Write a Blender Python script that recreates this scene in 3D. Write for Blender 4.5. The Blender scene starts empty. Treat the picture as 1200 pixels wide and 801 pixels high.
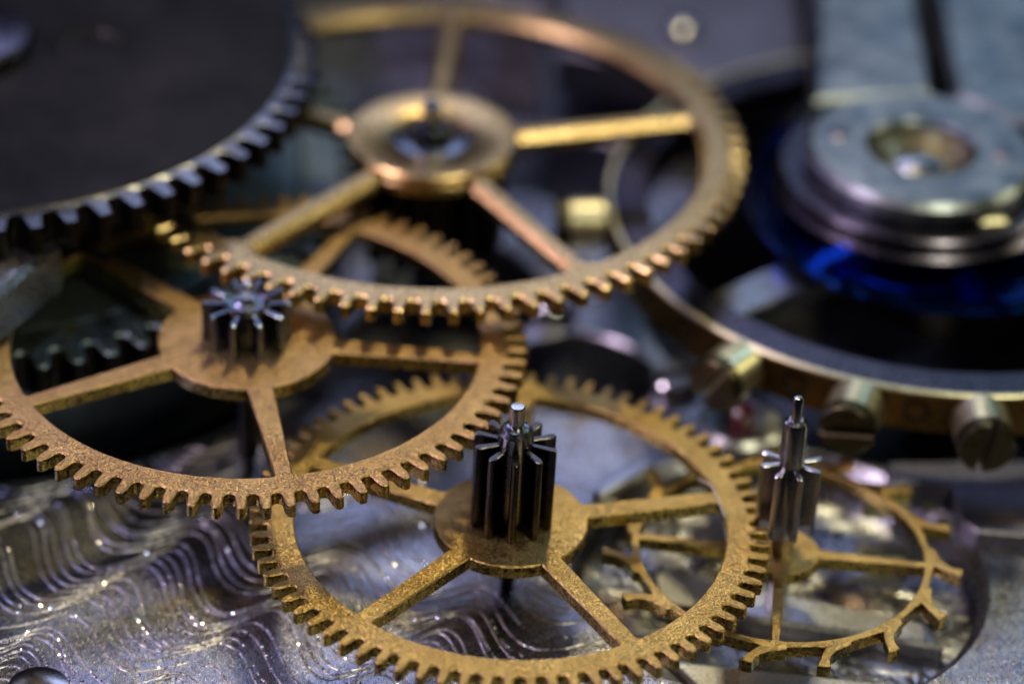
import bpy, math, random
import numpy as np
from mathutils import Matrix, Vector
from mathutils.geometry import tessellate_polygon

random.seed(7)
rng = np.random.default_rng(11)
S = bpy.context.scene
COL = S.collection
R = math.radians
# one unit is one millimetre of the watch movement
S.unit_settings.system = 'METRIC'
S.unit_settings.scale_length = 0.001

# ------------------------------------------------------------------ camera
cd = bpy.data.cameras.new('camera')
cam = bpy.data.objects.new('camera', cd); COL.objects.link(cam)
pit, rol = R(33.826), R(2.61)
F = Vector((0, math.cos(pit), -math.sin(pit)))
X = Vector((1, 0, 0)); U = X.cross(F)
X2 = X * math.cos(rol) + U * math.sin(rol)
U2 = U * math.cos(rol) - X * math.sin(rol)
pos = Vector((0, -38.2956, 26.9616))
cam.matrix_world = Matrix(((X2.x, U2.x, -F.x, pos.x), (X2.y, U2.y, -F.y, pos.y), (X2.z, U2.z, -F.z, pos.z), (0, 0, 0, 1)))
cd.sensor_width = 36.0
cd.lens = 105.1
cd.clip_start = 1.0
cd.clip_end = 400
cd.dof.use_dof = True
cd.dof.focus_distance = (Vector((0, -6.0, 1.55)) - pos).dot(F)
cd.dof.aperture_fstop = 0.066
cd.dof.aperture_blades = 0
S.camera = cam

# ------------------------------------------------------------------ light
w = bpy.data.worlds.new('World'); S.world = w; w.use_nodes = True
w.node_tree.nodes['Background'].inputs[0].default_value = (0.35, 0.45, 0.7, 1)
w.node_tree.nodes['Background'].inputs[1].default_value = 0.010

def lamp(name, loc, target, size, power, color, size_y=None):
    ld = bpy.data.lights.new(name, 'AREA')
    ld.energy = power; ld.color = color
    ld.shape = 'RECTANGLE'; ld.size = size; ld.size_y = size_y or size
    o = bpy.data.objects.new(name, ld); COL.objects.link(o)
    o.location = loc
    o.rotation_euler = (Vector(target) - Vector(loc)).to_track_quat('-Z', 'Y').to_euler()
    return o
lamp('key_lamp', (3, 26, 46), (0, -3, 0), 5, 5200, (1.0, 0.84, 0.45))
lamp('back_panel', (-4, 50, 44), (0, -2, 0), 28, 3000, (0.56, 0.64, 1.0), 10)
lamp('overhead_lamp', (-5, 0, 56), (0, -2, 0), 5, 3000, (0.72, 0.76, 1.0))
lamp('violet_lamp', (-28, 27, 39), (-1, -3, 0), 3.5, 2400, (0.66, 0.54, 1.0))
lamp('blue_lamp', (29, 27, 39), (1, -3, 0), 3.5, 2200, (0.48, 0.76, 1.0))
lamp('warm_lamp', (20, -25, 44), (0, 0, 0), 5, 6500, (1.0, 0.93, 0.60))
lamp('side_yellow_lamp', (47, 9, 28), (0, 0, 1), 5, 2400, (1.0, 0.92, 0.5))
lamp('pink_lamp', (-32, -12, 38), (-1, 0, 0), 5, 8000, (1.0, 0.76, 0.90))
lamp('side_pink_lamp', (-46, 15, 25), (0, 0, 1), 5, 1500, (1.0, 0.72, 0.90))
lamp('low_violet_lamp', (-42, -10, 12), (-4, -5, 0), 6, 3600, (0.46, 0.46, 1.0))
lamp('rear_blue_lamp', (15, 45, 27), (7, 4, 3), 11, 420, (0.42, 0.70, 1.0))
S.view_settings.view_transform = 'Standard'
S.view_settings.look = 'None'
S.view_settings.exposure = 0.0
S.view_settings.gamma = 1.0
S.render.film_transparent = False
S.cycles.max_bounces = 8
S.cycles.sample_clamp_indirect = 6.0

# ------------------------------------------------------------------ materials
def nodemat(name):
    m = bpy.data.materials.new(name); m.use_nodes = True
    nt = m.node_tree
    return m, nt, nt.nodes, nt.links, nt.nodes['Principled BSDF']
def ramp(nodes, pts):
    r = nodes.new('ShaderNodeValToRGB'); e = r.color_ramp.elements
    e[0].position, e[0].color = pts[0][0], pts[0][1]
    e[1].position, e[1].color = pts[-1][0], pts[-1][1]
    for p, c in pts[1:-1]:
        k = e.new(p); k.color = c
    return r
def g(v): return (v, v, v, 1)
def metal(name, c1, c2, rough=(0.3, 0.5), fine=45., bump=0.25, big=1.3, metallic=1.0, spots=None, dist=0.01, stretch=None, facet=None):
    m, nt, N, L, B = nodemat(name)
    tc = N.new('ShaderNodeTexCoord')
    src = tc.outputs['Object']
    n1 = N.new('ShaderNodeTexNoise'); n1.inputs['Scale'].default_value = big; n1.inputs['Detail'].default_value = 5
    n1.inputs['Roughness'].default_value = 0.65
    n2 = N.new('ShaderNodeTexNoise'); n2.inputs['Scale'].default_value = fine; n2.inputs['Detail'].default_value = 3
    L.new(src, n1.inputs['Vector'])
    if stretch:
        mp = N.new('ShaderNodeMapping'); mp.inputs['Rotation'].default_value = (0, 0, stretch[0]); mp.inputs['Scale'].default_value = stretch[1]
        L.new(src, mp.inputs['Vector']); L.new(mp.outputs[0], n2.inputs['Vector'])
    else:
        L.new(src, n2.inputs['Vector'])
    rp = ramp(N, [(0.32, (*c1, 1)), (0.68, (*c2, 1))]); L.new(n1.outputs['Fac'], rp.inputs[0])
    # fine grain in tone
    r2 = ramp(N, [(0.3, g(0.5)), (0.7, g(1.3))]); L.new(n2.outputs['Fac'], r2.inputs[0])
    mx = N.new('ShaderNodeMix'); mx.data_type = 'RGBA'; mx.blend_type = 'MULTIPLY'; mx.inputs['Factor'].default_value = 0.75
    L.new(rp.outputs[0], mx.inputs['A']); L.new(r2.outputs[0], mx.inputs['B'])
    col = mx.outputs['Result']
    if spots:
        n3 = N.new('ShaderNodeTexNoise'); n3.inputs['Scale'].default_value = spots[1]; n3.inputs['Detail'].default_value = 4
        L.new(src, n3.inputs['Vector'])
        r3 = ramp(N, [(spots[2], g(0)), (spots[2] + (0.07 if spots[1] > 4 else 0.2), g(1))]); L.new(n3.outputs['Fac'], r3.inputs[0])
        m2 = N.new('ShaderNodeMix'); m2.data_type = 'RGBA'; m2.inputs['B'].default_value = (*spots[0], 1)
        L.new(r3.outputs[0], m2.inputs['Factor']); L.new(col, m2.inputs['A']); col = m2.outputs['Result']
    L.new(col, B.inputs['Base Color'])
    mr = N.new('ShaderNodeMapRange'); mr.inputs['From Min'].default_value = 0.3; mr.inputs['From Max'].default_value = 0.7
    mr.inputs['To Min'].default_value = rough[0]; mr.inputs['To Max'].default_value = rough[1]
    L.new(n2.outputs['Fac'], mr.inputs['Value']); L.new(mr.outputs[0], B.inputs['Roughness'])
    B.inputs['Metallic'].default_value = metallic
    bp = N.new('ShaderNodeBump'); bp.inputs['Strength'].default_value = bump; bp.inputs['Distance'].default_value = dist
    L.new(n2.outputs['Fac'], bp.inputs['Height'])
    nrm = bp.outputs[0]
    if facet:                                               # crystalline grain: each tiny cell leans its own way
        vo = N.new('ShaderNodeTexVoronoi'); vo.inputs['Scale'].default_value = facet[0]
        L.new(src, vo.inputs['Vector'])
        ma = N.new('ShaderNodeVectorMath'); ma.operation = 'MULTIPLY_ADD'
        L.new(vo.outputs['Color'], ma.inputs[0]); ma.inputs[1].default_value = (2 * facet[1],) * 3; ma.inputs[2].default_value = (-facet[1],) * 3
        ad = N.new('ShaderNodeVectorMath'); L.new(nrm, ad.inputs[0]); L.new(ma.outputs[0], ad.inputs[1])
        no = N.new('ShaderNodeVectorMath'); no.operation = 'NORMALIZE'; L.new(ad.outputs[0], no.inputs[0])
        nrm = no.outputs[0]
    L.new(nrm, B.inputs['Normal'])
    return m

M = {}
M['brass'] = metal('frosted_brass', (0.47, 0.29, 0.13), (0.66, 0.44, 0.215), (0.30, 0.50), 40, 0.4, 1.1, spots=((0.30, 0.17, 0.07), 14.0, 0.64), facet=(64, 0.22))
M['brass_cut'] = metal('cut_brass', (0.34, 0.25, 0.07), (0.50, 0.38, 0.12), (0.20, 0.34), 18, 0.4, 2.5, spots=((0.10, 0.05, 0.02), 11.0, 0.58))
M['brass_yellow'] = metal('yellow_brass', (0.49, 0.32, 0.115), (0.68, 0.475, 0.19), (0.28, 0.48), 40, 0.4, 1.4, spots=((0.30, 0.18, 0.06), 14.0, 0.64), facet=(64, 0.24))
M['brass_polished'] = metal('gilt_brass', (0.66, 0.45, 0.20), (0.78, 0.57, 0.30), (0.20, 0.34), 24, 0.3, 0.8, facet=(50, 0.06))
M['brass_pale'] = metal('pale_brass', (0.74, 0.69, 0.44), (0.84, 0.79, 0.56), (0.28, 0.44), 30, 0.12, 2.0)
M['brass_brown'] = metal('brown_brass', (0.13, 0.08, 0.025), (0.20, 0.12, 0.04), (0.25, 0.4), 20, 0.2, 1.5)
M['steel'] = metal('polished_steel', (0.42, 0.43, 0.47), (0.52, 0.52, 0.56), (0.14, 0.26), 40, 0.08, 2.0)
M['steel_leaf'] = metal('pinion_steel', (0.045, 0.045, 0.05), (0.09, 0.085, 0.09), (0.16, 0.28), 40, 0.12, 3.0, spots=((0.12, 0.07, 0.05), 12, 0.62))
M['steel_dark'] = metal('dark_steel', (0.016, 0.016, 0.017), (0.052, 0.046, 0.043), (0.30, 0.5), 14, 0.1, 0.45)
M['steel_bevel'] = metal('bright_tooth_steel', (0.12, 0.125, 0.15), (0.22, 0.23, 0.27), (0.16, 0.28), 26, 0.35, 2.0)
M['barrel'] = metal('barrel_steel', (0.13, 0.18, 0.21), (0.21, 0.27, 0.30), (0.36, 0.55), 16, 0.15, 1.0)
M['nickel'] = metal('nickel', (0.50, 0.51, 0.55), (0.62, 0.63, 0.66), (0.24, 0.42), 26, 0.25, 1.5)
M['blue'] = metal('blued_steel', (0.004, 0.03, 0.22), (0.012, 0.10, 0.60), (0.08, 0.16), 20, 0.05, 2.0)
M['violet_steel'] = metal('violet_steel', (0.08, 0.075, 0.11), (0.13, 0.12, 0.17), (0.2, 0.32), 18, 0.1, 2.0)
M['cock'] = metal('cock_nickel', (0.20, 0.235, 0.28), (0.40, 0.44, 0.50), (0.28, 0.46), 2.5, 0.25, 0.6, dist=0.05)
M['cast'] = metal('cast_nickel', (0.30, 0.32, 0.36), (0.55, 0.57, 0.62), (0.18, 0.36), 2.6, 0.5, 1.5, dist=0.12)
M['head_shade'] = metal('shaded_head_brass', (0.07, 0.06, 0.035), (0.14, 0.12, 0.07), (0.3, 0.45), 18, 0.2, 2.0)  # brass darkened: shade on the outward screw head faces put into the colour
M['glitter'] = metal('glittering_steel', (0.46, 0.46, 0.48), (0.60, 0.59, 0.60), (0.2, 0.34), 26, 0.25, 1.5, facet=(40, 0.10))
M['steel_star'] = metal('star_pinion_steel', (0.12, 0.14, 0.18), (0.20, 0.23, 0.29), (0.14, 0.26), 40, 0.12, 3.0)
M['brass_dull'] = metal('dull_brass', (0.24, 0.20, 0.12), (0.36, 0.30, 0.18), (0.3, 0.45), 18, 0.2, 2.0)
M['lavender'] = metal('lavender_steel', (0.22, 0.21, 0.27), (0.32, 0.30, 0.38), (0.3, 0.45), 16, 0.2, 1.2)
M['sparkle'] = metal('engraved_nickel', (0.84, 0.83, 0.90), (0.92, 0.90, 0.94), (0.13, 0.22), 30, 0.05, 2.0)
M['recess'] = metal('shaded_recess_nickel', (0.035, 0.04, 0.05), (0.20, 0.21, 0.25), (0.22, 0.38), 0.9, 0.35, 0.8, dist=0.5)  # base darkened: the unlit depth of the sinks is put into the colour
m, nt, N, L, B = nodemat('ruby')
B.inputs['Base Color'].default_value = (0.22, 0.006, 0.03, 1); B.inputs['Roughness'].default_value = 0.08
B.inputs['Transmission Weight'].default_value = 0.35; B.inputs['IOR'].default_value = 1.76
M['ruby'] = m
m, nt, N, L, B = nodemat('fibre'); B.inputs['Base Color'].default_value = (0.7, 0.7, 0.75, 1); B.inputs['Roughness'].default_value = 0.4
M['fibre'] = m
# brushed main plate
M['ridge'] = metal('ridge_nickel', (0.70, 0.69, 0.76), (0.80, 0.78, 0.84), (0.30, 0.46), 30, 0.3, 1.0, dist=0.01)
M['plate'] = metal('brushed_plate', (0.36, 0.36, 0.46), (0.52, 0.54, 0.60), (0.18, 0.32), 9, 0.4, 0.9, spots=((0.36, 0.28, 0.20), 1.3, 0.55), dist=0.010, stretch=(R(35), (9., 1.2, 1.)), facet=(40, 0.08))  # violet base and bronze patches put the iridescent sheen into the colour

# ------------------------------------------------------------------ mesh helpers
def mobj(name, verts, faces, mat, parent=None, angle=30, loc=None, wall=None):
    me = bpy.data.meshes.new(name)
    me.from_pydata([tuple(map(float, v)) for v in verts], [], faces)
    me.validate(); me.update()
    me.materials.append(M[mat] if isinstance(mat, str) else mat)
    me.shade_smooth()
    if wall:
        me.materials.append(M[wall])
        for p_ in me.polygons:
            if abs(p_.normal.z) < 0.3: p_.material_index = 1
    me.set_sharp_from_angle(angle=R(angle))
    o = bpy.data.objects.new(name, me); COL.objects.link(o)
    if parent: o.parent = parent
    if loc: o.location = loc
    return o
def tag(o, label=None, cat=None, group=None, kind=None):
    if label: o['label'] = label
    if cat: o['category'] = cat
    if group: o['group'] = group
    if kind: o['kind'] = kind
    return o
def thing(name, label, cat, loc=(0, 0, 0), rot=(0, 0, 0), group=None):
    o = bpy.data.objects.new(name, None); COL.objects.link(o)
    o.empty_display_size = 0.2
    o.location = loc; o.rotation_euler = rot
    return tag(o, label, cat, group)

def inset(loop, c):
    p = np.asarray(loop, float); n = len(p)
    e = np.roll(p, -1, 0) - p
    ln = np.maximum(np.linalg.norm(e, axis=1), 1e-9)
    nr = np.stack([-e[:, 1] / ln, e[:, 0] / ln], 1)          # left normal: into the material of a CCW loop
    m_ = nr + np.roll(nr, 1, 0)
    d = np.maximum((m_ ** 2).sum(1), 0.6)
    return p + m_ * (2 * np.asarray(c) / d)[:, None]
def area2(p):
    p = np.asarray(p); q = np.roll(p, -1, 0)
    return (p[:, 0] * q[:, 1] - q[:, 0] * p[:, 1]).sum()
def solid_data(loops, ztop, zbot, ch=0.0):
    """loops: [outer, hole, ...]; ch: a number or one array for each loop (chamfer width at each vertex)"""
    V, Fc = [], []
    tl, bl = [], []
    zt = ztop
    for k, lp in enumerate(loops):
        lp = np.asarray(lp, float)
        c = np.full(len(lp), float(ch)) if np.isscalar(ch) else np.asarray(ch[k], float)
        if (area2(lp) > 0) != (k == 0):
            lp = lp[::-1]; c = c[::-1]
        n = len(lp); ins = inset(lp, c); b = len(V)
        cz = c.max()
        V += [(x, y, zt) for x, y in ins]
        V += [(x, y, zt - max(ci, min(cz * 0.3, 0.01))) for (x, y), ci in zip(lp, c)]
        V += [(x, y, zbot) for x, y in lp]
        for i in range(n):
            j = (i + 1) % n
            if cz > 0:
                Fc.append((b + n + i, b + n + j, b + j, b + i))
                Fc.append((b + 2 * n + i, b + 2 * n + j, b + n + j, b + n + i))
            else:
                Fc.append((b + 2 * n + i, b + 2 * n + j, b + j, b + i))
        tl.append((b, [Vector((x, y, 0)) for x, y in ins])); bl.append((b + 2 * n, [Vector((x, y, 0)) for x, y in lp]))
    for lst, up in ((tl, True), (bl, False)):
        if len(lst) == 1 and len(lst[0][1]) <= 4:
            idx = [lst[0][0] + i for i in range(len(lst[0][1]))]
            Fc.append(tuple(idx) if up else tuple(idx[::-1])); continue
        flat = [b + i for b, l in lst for i in range(len(l))]
        pts = [q for b, l in lst for q in l]
        for a, b2, c2 in tessellate_polygon([l for b, l in lst]):
            s = (pts[b2] - pts[a]).cross(pts[c2] - pts[a]).z
            t = (flat[a], flat[b2], flat[c2])
            if (s > 0) != up: t = t[::-1]
            Fc.append(t)
    return V, Fc
def solid(name, loops, ztop, zbot, mat, parent=None, ch=0.0, angle=30, wall=None):
    V, Fc = solid_data(loops, ztop, zbot, ch)
    return mobj(name, V, Fc, mat, parent, angle, None, wall)
def circle(r, n=64, cx=0, cy=0, a0=0, a1=2 * math.pi):
    return [(cx + r * math.cos(a0 + (a1 - a0) * i / n), cy + r * math.sin(a0 + (a1 - a0) * i / n)) for i in range(n)]
def lathe_data(prof, n=40):
    """prof: (r, z) from bottom to top, closed at r=0 ends"""
    V, Fc = [], []
    idx = []
    for r, z in prof:
        if r < 1e-6:
            idx.append([len(V)]); V.append((0, 0, z))
        else:
            idx.append(list(range(len(V), len(V) + n)))
            V += [(r * math.cos(2 * math.pi * i / n), r * math.sin(2 * math.pi * i / n), z) for i in range(n)]
    for a, b in zip(idx, idx[1:]):
        for i in range(n):
            j = (i + 1) % n
            if len(a) == 1 and len(b) == 1: continue
            if len(a) == 1: Fc.append((a[0], b[j], b[i]))
            elif len(b) == 1: Fc.append((a[i], a[j], b[0]))
            else: Fc.append((a[i], a[j], b[j], b[i]))
    return V, Fc
def lathe(name, prof, mat, parent=None, n=40, angle=30, loc=None):
    V, Fc = lathe_data(prof, n)
    return mobj(name, V, Fc, mat, parent, angle, loc)

def gear_outline(n, Ro, Rr, phase=0.0, slot=0.25, jit=0.004, tipw=0.10):
    tau = 2 * math.pi / n; out = []
    h = Ro - Rr
    for k in range(n):
        c = phase + k * tau + random.gauss(0, jit * tau)
        dr = random.gauss(0, 0.012 * h)
        sw = slot * tau * (Rr + 0.4 * h)
        half = [(-0.5 * tau, Rr)]
        for q in (30, 60, 90):
            half.append((-0.5 * tau + sw * math.sin(R(q)) / (Rr + 0.4 * h), Rr + sw * 0.9 * (1 - math.cos(R(q)))))
        half.append((-0.5 * tau + slot * tau * 1.06, Rr + 0.62 * h))
        half.append((-0.5 * tau + slot * tau * 1.25, Rr + 0.80 * h))
        half.append((-(tipw + 0.06) * tau, Rr + 0.93 * h))
        half.append((-tipw * 0.62 * tau, Ro))
        pts = half + [(-a, r) for a, r in half[::-1][:-1]]
        for a, r in pts:
            rr = r + dr if r > Rr + 0.5 * h else r
            out.append((rr * math.cos(c + a), rr * math.sin(c + a)))
    return out
def wheel_plate(parent, mat, Rim_out, Ri, Rh, spokes, wr, wh, ztop, th, ch, hub_mat=None, ch_out=None, rimname='rim'):
    """rim, spokes and hub cut from one plate, butted end to end along shared arcs; spokes: angles in radians"""
    har, hah = math.asin(wr / Ri), math.asin(wh / Rh)
    inner, ci, hubl, chh = [], [], [], []
    ns = len(spokes)
    for k, a in enumerate(spokes):
        nx = spokes[(k + 1) % ns] + (2 * math.pi if k == ns - 1 else 0)
        for t in (-1, 0, 1):
            inner.append((Ri * math.cos(a + t * har), Ri * math.sin(a + t * har))); ci.append(0)
            hubl.append((Rh * math.cos(a + t * hah), Rh * math.sin(a + t * hah))); chh.append(0)
        m_ = 26
        for i in range(1, m_):
            f = i / m_
            if i in (1, m_ - 1): f = 0.015 if i == 1 else 0.985
            t = (a + har) * (1 - f) + (nx - har) * f
            inner.append((Ri * math.cos(t), Ri * math.sin(t))); ci.append(ch)
            t = (a + hah) * (1 - f) + (nx - hah) * f
            hubl.append((Rh * math.cos(t), Rh * math.sin(t))); chh.append(ch)
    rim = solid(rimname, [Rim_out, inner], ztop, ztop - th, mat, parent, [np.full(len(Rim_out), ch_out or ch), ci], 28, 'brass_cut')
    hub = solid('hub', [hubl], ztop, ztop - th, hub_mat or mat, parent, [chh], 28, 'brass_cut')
    for k, a in enumerate(spokes):
        A = [(Rh * math.cos(a + t * hah), Rh * math.sin(a + t * hah)) for t in (1, 0, -1)]
        Bq = [(Ri * math.cos(a + t * har), Ri * math.sin(a + t * har)) for t in (-1, 0, 1)]
        def mid(p, q, f): return (p[0] * (1 - f) + q[0] * f, p[1] * (1 - f) + q[1] * f)
        lp = A + [mid(A[2], Bq[0], 0.015), mid(A[2], Bq[0], 0.985)] + Bq + [mid(Bq[2], A[0], 0.015), mid(Bq[2], A[0], 0.985)]
        cs = [0, 0, 0, ch, ch, 0, 0, 0, ch, ch]
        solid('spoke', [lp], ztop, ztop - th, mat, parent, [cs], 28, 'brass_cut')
    return rim, hub
def pinion(parent, n, Rp, Rc, zbot, ztop, lw, phase, mat='steel_leaf', core_top=0.06):
    core = lathe('pinion', [(0, zbot), (Rc, zbot), (Rc, ztop - core_top), (Rc - 0.03, ztop - 0.005), (0, ztop - 0.005)], mat, parent, 32)
    pts = [(Rc * 0.8, -lw * 0.36), (Rp * 0.72, -lw * 0.42), (Rp * 0.9, -lw * 0.5), (Rp * 0.97, -lw * 0.38), (Rp, -lw * 0.12)]
    pts = pts + [(x, -y) for x, y in pts[::-1]]
    V, Fc = solid_data([pts], ztop, zbot, 0.014)
    first = None
    for k in range(n):
        if first is None:
            first = o = mobj('leaf', V, Fc, mat, core, 25)
        else:
            o = first.copy(); COL.objects.link(o); o.parent = core
        o.rotation_euler = (0, 0, phase + k * 2 * math.pi / n)
    return core
def arbor(parent, prof, mat='steel', pivot=None, n=32):
    a = lathe('arbor', prof, mat, parent, n)
    if pivot: lathe('pivot', pivot, mat, a, 24)
    return a

# ------------------------------------------------------------------ main plate
FLOOR = -1.6
E_C = (4.017, -4.088)
hole_list = [circle(2.90, 120, 4.06, -3.76), circle(6.45, 140, -8.91, 3.89), circle(1.15, 48, 1.12, 1.12), circle(1.9, 64, -1.43, 3.3), circle(4.7, 120, 6.817, 3.614),
             [(-1.9, 6.2), (0, 6.5), (1.9, 6.4), (2.6, 7.6), (2.2, 8.4), (0.4, 8.9), (0.2, 14), (-3, 15), (-5.5, 14), (-4.2, 10.6)]]
plate_out = [(-26, -11), (16, -11), (16, 24), (-26, 24)]
main_plate = solid('main_plate', [plate_out] + hole_list, 0.0, FLOOR - 0.4, 'plate', None, [[0.0001] * 4, [0.16] * 120, [0.06] * 140, [0.05] * 48, [0.06] * 64, [0.06] * 120, [0.06] * 10], 30)
tag(main_plate, 'brushed nickel watch plate with wavy engraved sparkling lines', kind='structure')
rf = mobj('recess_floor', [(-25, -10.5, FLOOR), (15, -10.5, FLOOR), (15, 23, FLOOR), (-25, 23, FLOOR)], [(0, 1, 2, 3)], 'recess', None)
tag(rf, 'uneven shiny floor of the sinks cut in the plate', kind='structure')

lathe('sink_floor', [(0, -0.9), (2.895, -0.9), (2.895, -0.56), (2.7, -0.60), (0, -0.60)], 'cast', main_plate, 80, 30, (4.06, -3.76, 0))
# engraved waves: low ridges with rows of tiny struck dots
TP = np.array([(-6.62, -5.29), (-6.30, -5.23), (-5.93, -5.0), (-5.62, -4.74), (-5.40, -4.74), (-5.22, -5.01), (-5.07, -5.52), (-4.90, -5.90)])
PV = np.array((1.97, -0.84))
OD = np.array((0.482, 0.876))
def catmull(P_, m_):
    out = []
    for i in range(1, len(P_) - 2):
        a, b, c, d = P_[i - 1], P_[i], P_[i + 1], P_[i + 2]
        for t in np.arange(m_) / m_:
            out.append(0.5 * ((2 * b) + (c - a) * t + (2 * a - 5 * b + 4 * c - d) * t * t + (3 * b - a - 3 * c + d) * t ** 3))
    return np.array(out)
rv, rfc, dv, dfc = [], [], [], []
offs = []
o_ = -3.4
while o_ < 4.6:
    offs.append(o_); o_ += random.choice((0.16, 0.20, 0.24, 0.38))
def in_plate(q):
    if not (-9.5 < q[0] < 3.6 and -9.0 < q[1] < -1.0): return False
    return math.hypot(q[0] - 4.06, q[1] + 3.76) > 3.1 and math.hypot(q[0] + 8.91, q[1] - 3.89) > 6.6
for o_ in offs:
    amp = 0.9 + 0.22 * math.sin(o_ * 1.7) + random.uniform(-.04, .04)
    drift = PV * 0.10 * math.sin(o_ * 1.1)
    base = []
    mean = TP.mean(0)
    for k in range(-3, 7):
        for q in TP:
            ln = mean + PV * (np.dot(q - mean, PV) / np.dot(PV, PV))
            base.append(ln + (q - ln) * amp + PV * k)
    cv = catmull(np.array(base), 10) + OD * o_ + drift
    ph = random.random() * 6
    tt = np.arange(len(cv)) / 10.0
    cv = cv + OD * (0.035 * np.sin(tt * 0.55 + ph) + 0.018 * np.sin(tt * 1.7 + 2 * ph))[:, None]
    seg = np.linalg.norm(np.diff(cv, axis=0), axis=1); cum = np.concatenate([[0], np.cumsum(seg)])
    s = np.arange(0, cum[-1], 0.04)
    px = np.interp(s, cum, cv[:, 0]); py = np.interp(s, cum, cv[:, 1])
    tx, ty = np.gradient(px), np.gradient(py); tl = np.hypot(tx, ty); tx /= tl; ty /= tl
    prev = None
    strength = 0.5
    for i in range(len(s)):
        q = (px[i], py[i])
        if not in_plate(q): prev = None; continue
        if strength < 0.16: prev = None
        hw = 0.026; b = len(rv); hgt = 0.011 + 0.002 * math.sin(s[i] * 3 + o_)
        for u_, h_ in ((-1, -0.003), (-0.6, 0.72 * hgt), (0, hgt), (0.6, 0.72 * hgt), (1, -0.003)):
            rv.append((q[0] - ty[i] * hw * u_, q[1] + tx[i] * hw * u_, h_ + random.gauss(0, 0.0018)))
        if prev is not None:
            rfc += [(prev + j + 1, prev + j, b + j, b + j + 1) for j in range(4)]
        prev = b
        strength += random.uniform(-0.12, 0.12); strength = min(1, max(0.0, strength))
        if random.random() < 0.30 + 0.5 * strength:
            r_ = random.uniform(0.011, 0.020); b = len(dv); hh = hgt + r_ * random.uniform(0.1, 0.4); a0 = random.random() * 6
            cx, cy = q[0] + random.gauss(0, .007), q[1] + random.gauss(0, .007)
            ti = R(random.uniform(8, 34)); az = random.random() * 6.283
            gx, gy = math.tan(ti) * math.cos(az), math.tan(ti) * math.sin(az)      # each struck facet leans its own way
            for rr_, zz_ in ((1.2, 0.0), (0.9, 1.0)):
                for j in range(6):
                    ux, uy = r_ * rr_ * math.cos(a0 + j * 1.0472), r_ * rr_ * math.sin(a0 + j * 1.0472)
                    dv.append((cx + ux, cy + uy, 0.0 if zz_ == 0 else hh + gx * ux + gy * uy))
            for j in range(6):
                k = (j + 1) % 6
                dfc.append((b + j, b + k, b + 6 + k, b + 6 + j))
            dfc.append(tuple(b + 6 + j for j in range(6)))
tag(mobj('engraved_ridge', rv, rfc, 'ridge', main_plate, 8), kind='stuff')
tag(mobj('struck_dot', dv, dfc, 'sparkle', main_plate, 5), kind='stuff')

# ------------------------------------------------------------------ the train of wheels
def polar(deg_list): return [R(a) for a in deg_list]
# the wheel in front (lower middle)
tB = thing('gear_wheel', 'frosted brass gear wheel lowest in front, with tall black pinion on its hub', 'gear', (0.097, -4.493, 1.3), (R(0.13), R(0.68), 0), 'brass train wheels')
zb = 0.0
wheel_plate(tB, 'brass_yellow', gear_outline(76, 3.70, 3.405, R(-164.7)), 3.064, 1.10, polar([15 + 72 * k for k in range(5)]), 0.135, 0.165, zb, 0.2, 0.020)
pinion(tB, 10, 0.60, 0.25, zb + 0.001, 1.36, 0.118, R(-88.5))
lathe('shaft', [(0, -1.25), (0.1, -1.25), (0.1, -1.0), (0.2, -0.95), (0.2, -0.19)], 'steel_dark', tB, 28)
arbor(tB, [(0, 0.05), (0.25, 0.05), (0.25, 1.356), (0.25, 1.44), (0.25, 1.52), (0.19, 1.60), (0.11, 1.63), (0, 1.63)],
      pivot=[(0.105, 1.6), (0.105, 1.93), (0.09, 1.95), (0, 1.955)])
# the wheel on the left
tA = thing('gear_wheel', 'frosted brass gear wheel at left with short steel star pinion on its hub', 'gear', (-3.883, -1.932, 2.45), (0, 0, 0), 'brass train wheels')
wheel_plate(tA, 'brass', gear_outline(75, 4.113, 3.785, R(-128.7)), 3.434, 1.31, polar([-3.9 + 72 * k for k in range(5)]), 0.125, 0.19, 0, 0.21, 0.020)
pinion(tA, 10, 0.655, 0.36, 0.001, 0.62, 0.10, R(-67), 'steel_star')
lathe('shaft', [(0, -2.5), (0.1, -2.5), (0.1, -2.2), (0.16, -2.1), (0.16, -0.2)], 'steel_dark', tA, 28)
arbor(tA, [(0, 0.05), (0.35, 0.05), (0.35, 0.60), (0.34, 0.66), (0.22, 0.60), (0.12, 0.64), (0.11, 0.70), (0, 0.70)],
      pivot=[(0.085, 0.66), (0.085, 0.95), (0.06, 0.98), (0, 0.985)])
# the big wheel behind
tC = thing('gear_wheel', 'largest brass gear wheel, polished and out of focus, with ringed hub behind', 'gear', (-1.432, 3.153, 3.0), (R(-0.31), R(-0.42), 0), 'brass train wheels')
wheel_plate(tC, 'brass_polished', gear_outline(78, 5.044, 4.73, R(-97.4)), 4.316, 1.36, polar([15.5 + 72 * k for k in range(5)]), 0.185, 0.20, 0, 0.24, 0.10, ch_out=0.03)
lathe('hub_ring', [(1.38, -0.05), (1.38, 0.06), (1.34, 0.10), (0.70, 0.10), (0.67, 0.08), (0.66, 0.02), (0.66, -0.05)], 'brass_polished', tC, 56, 40)
pinion(tC, 12, 1.2, 0.85, -1.9, -0.35, 0.17, 0.1, 'steel_dark')
arbor(tC, [(0, -3.6), (0.3, -3.6), (0.3, -0.3), (0.66, 0.005), (0.66, 0.02), (0.40, 0.05), (0.34, 0.22), (0.28, 0.30), (0, 0.30)], 'steel_star',
      pivot=[(0.16, 0.28), (0.16, 0.62), (0.12, 0.68), (0, 0.70)])

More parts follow.
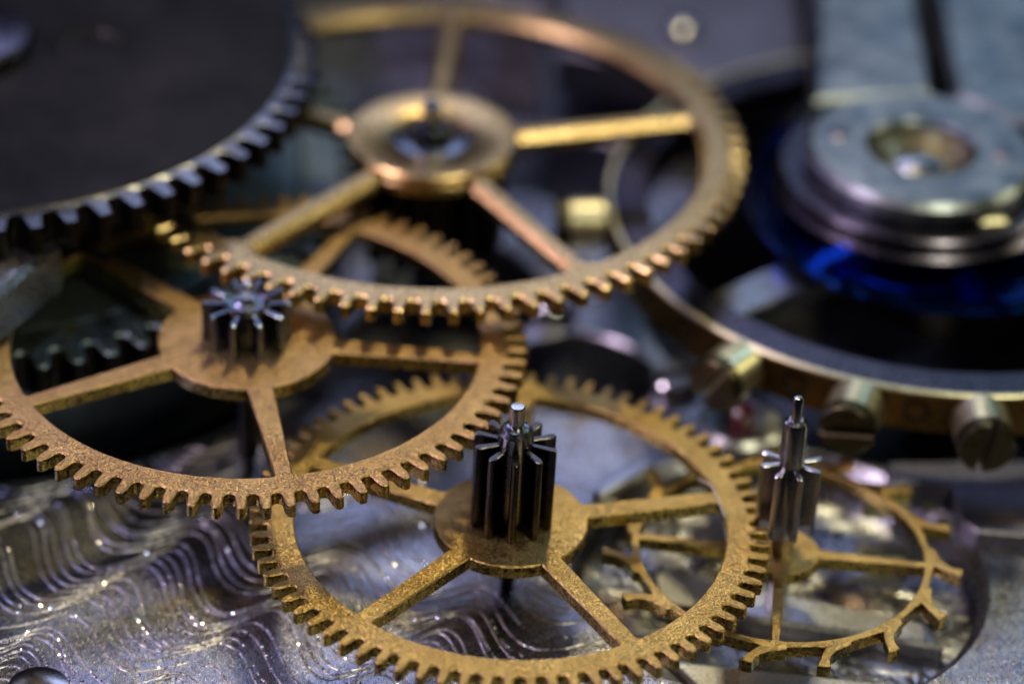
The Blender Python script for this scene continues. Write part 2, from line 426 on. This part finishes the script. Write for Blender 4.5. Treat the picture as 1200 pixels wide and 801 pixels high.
# escape wheel
tE = thing('escape_wheel', 'thin brass escape wheel with fifteen hooked club teeth in the sink', 'gear', (E_C[0], E_C[1], 0.65))
prof = [(0, 2.20), (-1.9, 2.30), (-3.6, 2.44), (-5.3, 2.575), (-3.2, 2.60), (-1.2, 2.60), (-0.6, 2.46), (1.0, 2.365), (3.0, 2.305), (6.0, 2.255), (9.3, 2.235), (10.2, 2.172), (13.5, 2.165), (17, 2.165), (20.5, 2.17)]
eo = []
for k in range(15):
    for a, r in prof:
        t = R(-76.6 + 24 * k + a); eo.append((r * math.cos(t), r * math.sin(t)))
wheel_plate(tE, 'brass_yellow', eo, 2.055, 0.55, polar([-5.2 + 90 * k for k in range(4)]), 0.055, 0.10, 0, 0.19, 0.010, rimname='toothed_rim')
pinion(tE, 8, 0.46, 0.21, 0.48, 1.58, 0.105, R(-75), 'steel')
arbor(tE, [(0, -1.4), (0.08, -1.4), (0.08, -1.1), (0.16, -1.05), (0.16, -0.19), (0.19, 1.579), (0.18, 2.20), (0.16, 2.27), (0.10, 2.31), (0, 2.31)],
      pivot=[(0.078, 2.29), (0.078, 2.64), (0.055, 2.68), (0, 2.69)])

# ratchet wheel and barrel at the left
tD = thing('ratchet_wheel', 'dark grey steel wheel with bright short teeth, blurred at upper left', 'gear', (-8.911, 3.887, 3.9))
dn = 66
outl = gear_outline(dn, 5.58, 5.23, R(-64.5), 0.28, 0.003, 0.13)
# top face, then teeth that slope down from its edge
face_r = 5.14
top = circle(face_r, 132)
V, Fc = [], []
V += [(x, y, 0.0) for x, y in top]
tz = []
nO = len(outl)
b1 = len(V)
for x, y in outl:
    r_ = math.hypot(x, y); f = (r_ - face_r) / (5.58 - face_r)
    V.append((x, y, -0.02 - 0.05 * f))
b2 = len(V)
V += [(x, y, -0.52) for x, y in outl]
for i in range(nO):
    j = (i + 1) % nO
    Fc.append((b2 + i, b2 + j, b1 + j, b1 + i))
teeth_tri = tessellate_polygon([[Vector((x, y, 0)) for x, y in outl], [Vector((x, y, 0)) for x, y in top[::-1]]])
mp_ = list(range(b1, b1 + nO)) + list(range(131, -1, -1))
P2 = [Vector(V[i]) for i in mp_]
for a, b_, c_ in teeth_tri:
    t = (mp_[a], mp_[b_], mp_[c_])
    if (P2[b_] - P2[a]).cross(P2[c_] - P2[a]).z < 0: t = t[::-1]
    Fc.append(t)
Fc.append(tuple(range(b2 + nO - 1, b2 - 1, -1)))
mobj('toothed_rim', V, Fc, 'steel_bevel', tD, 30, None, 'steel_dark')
solid('disc', [circle(face_r + 0.02, 132), circle(0.55, 40, 1.9, 0.15)[::-1]], 0.015, -0.3, 'steel_dark', tD, [[0.03] * 132, [0.06] * 40], 30)
sc = lathe('screw_head', [(1.05, -0.1), (1.05, 0.20), (0.98, 0.28), (0.5, 0.34), (0, 0.35)], 'violet_steel', tD, 48, 30)
lathe('inlay', [(0.6, -0.2), (0.6, -0.05), (0, -0.05)], 'steel_dark', tD, 32, 30, (1.9, 0.15, 0))
tBar = thing('mainspring_barrel', 'dark teal steel toothed barrel seen under the left wheel', 'barrel', (-8.911, 3.887, 0))
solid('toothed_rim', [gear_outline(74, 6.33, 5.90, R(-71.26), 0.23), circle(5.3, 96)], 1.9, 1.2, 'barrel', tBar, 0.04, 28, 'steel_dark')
lathe('drum', [(0, -0.5), (5.7, -0.5), (5.7, 1.25), (5.28, 1.25), (5.28, 1.84), (5.2, 1.88), (0, 1.88)], 'barrel', tBar, 96, 30)

# bridge corner at the left
tag(solid('bridge', [[(-6.74, -0.99), (-6.85, -0.3), (-8.2, 1.2), (-13, 1.2), (-13, -8.5), (-10.3, -8.5)]], 3.35, 2.53, 'glitter', None, 0.10), 'grey steel bridge corner with glittering edge under the dark wheel', 'bridge')

# ------------------------------------------------------------------ balance
tW = thing('watch_balance', 'large balance wheel with brass rim and slotted rim screws at right', 'balance wheel', (6.817, 3.614, 1.9))
def ring(name, ro, ri, zt, zb_, mat, parent, ch, n=144):
    return solid(name, [circle(ro, n), circle(ri, n)], zt, zb_, mat, parent, ch, 28)
ring('brass_band', 5.39, 5.29, 0, -0.70, 'brass_pale', tW, 0.02)
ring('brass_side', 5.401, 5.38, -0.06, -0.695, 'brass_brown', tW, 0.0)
ring('steel_band', 5.288, 4.72, -0.03, -0.68, 'violet_steel', tW, 0.02)
for k in range(2):
    a = R(40 + 180 * k); wv = 0.45
    ca, sa = math.cos(a), math.sin(a)
    q = [(0.5, -wv), (4.73, -wv * .8), (4.73, wv * .8), (0.5, wv)]
    solid('arm', [[(x * ca - y * sa, x * sa + y * ca) for x, y in q]], -0.15, -0.45, 'steel', tW, 0.03)
lathe('staff', [(0, -1.8), (0.2, -1.8), (0.2, -0.6), (0.9, -0.55), (0.9, -0.05), (0.3, 0.0), (0.3, 0.8), (0, 0.8)], 'steel', tW, 32)
# rim screws: cylinder with a slotted head, local z pointing out of the rim
def half_disc(r, gap, side, n=18):
    a = math.asin(gap / r)
    pts = [(r * math.cos(a + (math.pi - 2 * a) * i / n), r * math.sin(a + (math.pi - 2 * a) * i / n)) for i in range(n + 1)]
    return pts if side > 0 else [(-x, -y) for x, y in pts]
sv, sf = [], []
def addmesh(V, Fc):
    b = len(sv); sv.extend(V); sf.extend([tuple(b + i for i in f) for f in Fc])
addmesh(*lathe_data([(0, -0.25), (0.2, -0.25), (0.2, 0.0), (0.36, 0.02), (0.43, 0.06), (0.43, 0.6), (0, 0.6)], 36))
smesh = None; hmesh = {}
def rim_screw(deg, spin):
    global smesh
    if smesh is None:
        o = mobj('rim_screw', sv, sf, 'brass_pale', tW, 30); smesh = o.data
    else:
        o = bpy.data.objects.new('rim_screw', smesh); COL.objects.link(o); o.parent = tW
    a = R(deg)
    zx = Vector((math.cos(a), math.sin(a), 0)); up = Vector((0, 0, 1)); side = up.cross(zx)
    m3 = Matrix((side, up, zx)).transposed().to_4x4() @ Matrix.Rotation(spin, 4, 'Z')
    m3.translation = Vector((5.39 * zx.x, 5.39 * zx.y, -0.36))
    o.matrix_local = m3
    for s_ in (1, -1):
        if s_ not in hmesh:
            V, Fc = solid_data([half_disc(0.429, 0.055, s_)], 0.84, 0.599, 0.03)
            h = mobj('slotted_head', V, Fc, 'head_shade', o, 30); hmesh[s_] = h.data
        else:
            h = bpy.data.objects.new('slotted_head', hmesh[s_]); COL.objects.link(h); h.parent = o
for d_, sp in ((-127.7, R(60)), (-107.3, R(10)), (-88.1, R(80)), (-175.6, R(20)), (-66, R(30))):
    rim_screw(d_, sp)
for d_ in (-140.6, -98.1, -118, -76):
    a = R(d_)
    o = lathe('screw_hole', [(0.2, -0.05), (0.2, 0.012), (0.15, 0.02), (0.13, -0.02), (0, -0.02)], 'steel_dark', tW, 24)
    zx = Vector((math.cos(a), math.sin(a), 0)); up = Vector((0, 0, 1))
    m3 = Matrix((up.cross(zx), up, zx)).transposed().to_4x4(); m3.translation = Vector((5.40 * zx.x, 5.40 * zx.y, -0.34)); o.matrix_local = m3
# hairspring
V, Fc = [], []
turns = 10; n_ = turns * 72
for i in range(n_ + 1):
    f = i / n_; a = f * turns * 2 * math.pi; r_ = 1.3 + 1.85 * f
    ca, sa = math.cos(a), math.sin(a)
    for dr, z in ((-0.03, 0), (0.03, 0), (0.055, 0.10), (0.05, 0.20), (0.015, 0.27), (-0.015, 0.27), (-0.05, 0.20), (-0.055, 0.10)):
        V.append(((r_ + dr) * ca, (r_ + dr) * sa, z))
    if i:
        b = 8 * i
        for j in range(8):
            k = (j + 1) % 8
            Fc.append((b - 8 + j, b - 8 + k, b + k, b + j))
hs = mobj('hairspring', V, Fc, 'blue', None, 40, (6.817, 3.55, 1.88))
tag(hs, 'blued steel hairspring coiled above the balance wheel', 'spring')
# balance cock with cap plate
tK = thing('balance_cock', 'silvery balance cock with round cap plate and jewel hole at upper right', 'bridge', (6.4, 3.29, 0))
cap = solid('cap_plate', [circle(1.84, 96), circle(0.86, 60)], 3.2, 2.86, 'cock', tK, [[0.10] * 96, [0.05] * 60], 30)
lathe('setting', [(0, 2.70), (0.88, 2.70), (0.88, 3.02), (0.82, 3.05), (0.5, 2.84), (0.44, 2.82), (0, 2.82)], 'brass_dull', tK, 48)
lathe('jewel', [(0.46, 2.75), (0.46, 2.84), (0.40, 2.92), (0.2, 2.97), (0.0, 2.98)], 'steel', tK, 40)
for dx, dy in ((-1.28, 0.25), (1.3, -0.15)):
    lathe('cap_screw', [(0.2, 3.1), (0.2, 3.21), (0.16, 3.23), (0, 3.23)], 'lavender', tK, 28).location = (dx, dy, 0)
ring('regulator_ring', 2.25, 1.5, 2.80, 2.58, 'violet_steel', tK, 0.05, 96)
lathe('collar', [(1.5, 2.40), (2.20, 2.40), (2.30, 2.46), (2.15, 2.60), (1.5, 2.6)], 'violet_steel', tK, 64)
solid('stud', [[(0.82, -1.75), (1.22, -1.68), (1.16, -1.18), (0.80, -1.22)]], 2.92, 2.30, 'brass_pale', tK, 0.05)
solid('arm', [[(-1.62, 1.62), (-1.35, 5.2), (-1.0, 12), (0.42, 12), (0.38, 1.98)]], 3.10, 2.2, 'cock', tK, 0.10)
solid('arm', [[(0.74, 1.95), (1.6, 1.2), (6.5, 1.2), (6.5, 12), (0.80, 12)]], 3.12, 2.2, 'cock', tK, 0.10)
solid('foot', [[(-1.2, 5.0), (6.5, 5.0), (6.5, 11.8), (-1.0, 11.8)]], 2.19, -0.2, 'steel_dark', tK, 0.02)

# ------------------------------------------------------------------ small parts on the plate
pb = tag(solid('pallet_bridge', [[(5.79, -1.32), (5.88, -1.78), (6.70, -1.85), (6.78, -2.7), (7.0, -2.95), (9.5, -3.1), (9.5, -1.0), (6.9, -1.2)]], 0.30, -0.2, 'lavender', None, 0.03), 'pale lavender metal bridge tucked below the balance rim screws', 'bridge')
jb = thing('jewel_bearing', 'dark red jewel in pale metal setting behind the escape arbor', 'jewel', (3.62, -0.26, 0))
lathe('setting', [(0.68, -0.2), (0.68, 0.12), (0.58, 0.2), (0.3, 0.17), (0.2, 0.1), (0, 0.1)], 'nickel', jb, 40)
lathe('stone', [(0.19, 0.0), (0.19, 0.42), (0.14, 0.47), (0, 0.47)], 'ruby', jb, 28)
q = [(1.30, -2.20), (1.44, -2.33), (2.22, -1.46), (2.08, -1.34)]
tag(solid('pallet_lever', [q], 0.16, 0.005, 'nickel', None, 0.03), 'bright silver lever lying under the front wheel', 'lever')
tag(solid('clamp', [[(5.40, -2.12), (6.10, -2.05), (6.05, -1.80), (5.42, -1.85)]], 0.32, -0.2, 'brass_pale', None, 0.05), 'small yellow brass block behind the escape wheel', 'block')
def screw(loc, r, label, h=0.14, mat='steel', slot=R(30)):
    t = thing('screw', label, 'screw', loc)
    lathe('head', [(0, -0.1), (r, -0.1), (r, h * 0.35), (r * 0.93, h * 0.6), (r * 0.9, h * 0.6), (0, h * 0.6)], mat, t, 40)
    for s_ in (1, -1):
        V, Fc = solid_data([half_disc(r * 0.9, r * 0.12, s_)], h, h * 0.55, r * 0.1)
        o = mobj('head_half', V, Fc, mat, t, 30); o.rotation_euler = (0, 0, slot)
    return t
tscr = thing('screw', 'polished domed screw head at the bottom left corner of the plate', 'screw', (-6.25, -7.16, 0))
lathe('head', [(0.44, -0.1), (0.44, 0.05), (0.41, 0.10), (0.30, 0.13), (0.15, 0.145), (0, 0.15)], 'steel', tscr, 48)
screw((0.6, 2.9, 0), 0.45, 'blurred steel screw between the left wheel and the large wheel', 0.3)
screw((2.6, 0.85, 0), 0.42, 'blurred lavender screw above the front wheel rim', 0.25)
tpol = thing('screw', 'round polished screw top shining as a pale blue disc at the back', 'screw', (2.85, 10.0, 1.5))
lathe('head', [(0, -.1), (0.34, -.1), (0.34, 0.06), (0.28, 0.17), (0.15, 0.23), (0.0, 0.25)], 'steel', tpol, 32)
tag(solid('rear_bridge', [[(0.6, 9.2), (3.71, 8.3), (5.0, 8.7), (5.0, 15), (0.6, 15)]], 1.5, 0.7, 'lavender', None, 0.08), 'violet grey bridge slab blurred at the top behind the wheels', 'bridge')
tag(solid('lower_bridge', [[(2.2, -3.3), (6.2, -4.35), (6.4, -4.9), (2.3, -4.2)]], -0.34, -0.595, 'nickel', None, 0.06), 'pale bar lying in the sink beneath the escape wheel', 'bridge')
tag(solid('lower_bridge', [[(2.4, -5.3), (5.6, -5.6), (5.3, -6.2), (2.9, -6.0)]], -0.46, -0.595, 'nickel', None, 0.06), 'short pale slab at the near edge of the sink under the hooked teeth', 'bridge')
# loose fibre
V, Fc = [], []
fp = [Vector((2.78, -3.42, 1.36)), Vector((2.95, -3.75, 1.48)), Vector((3.06, -4.05, 1.42)), Vector((3.14, -4.32, 1.335))]
for i, c in enumerate(catmull(np.array([fp[0] * 2 - fp[1]] + fp + [fp[3] * 2 - fp[2]]), 6)):
    for j in range(5):
        V.append((c[0] + .012 * math.cos(j * 1.2566), c[1], c[2] + .012 * math.sin(j * 1.2566)))
    if i:
        b = 5 * i
        for j in range(5): Fc.append((b - 5 + j, b - 5 + (j + 1) % 5, b + (j + 1) % 5, b + j))
tag(mobj('fibre', V, Fc, 'fibre', None, 60), 'tiny pale dust fibre clinging to the front wheel rim', 'fibre')
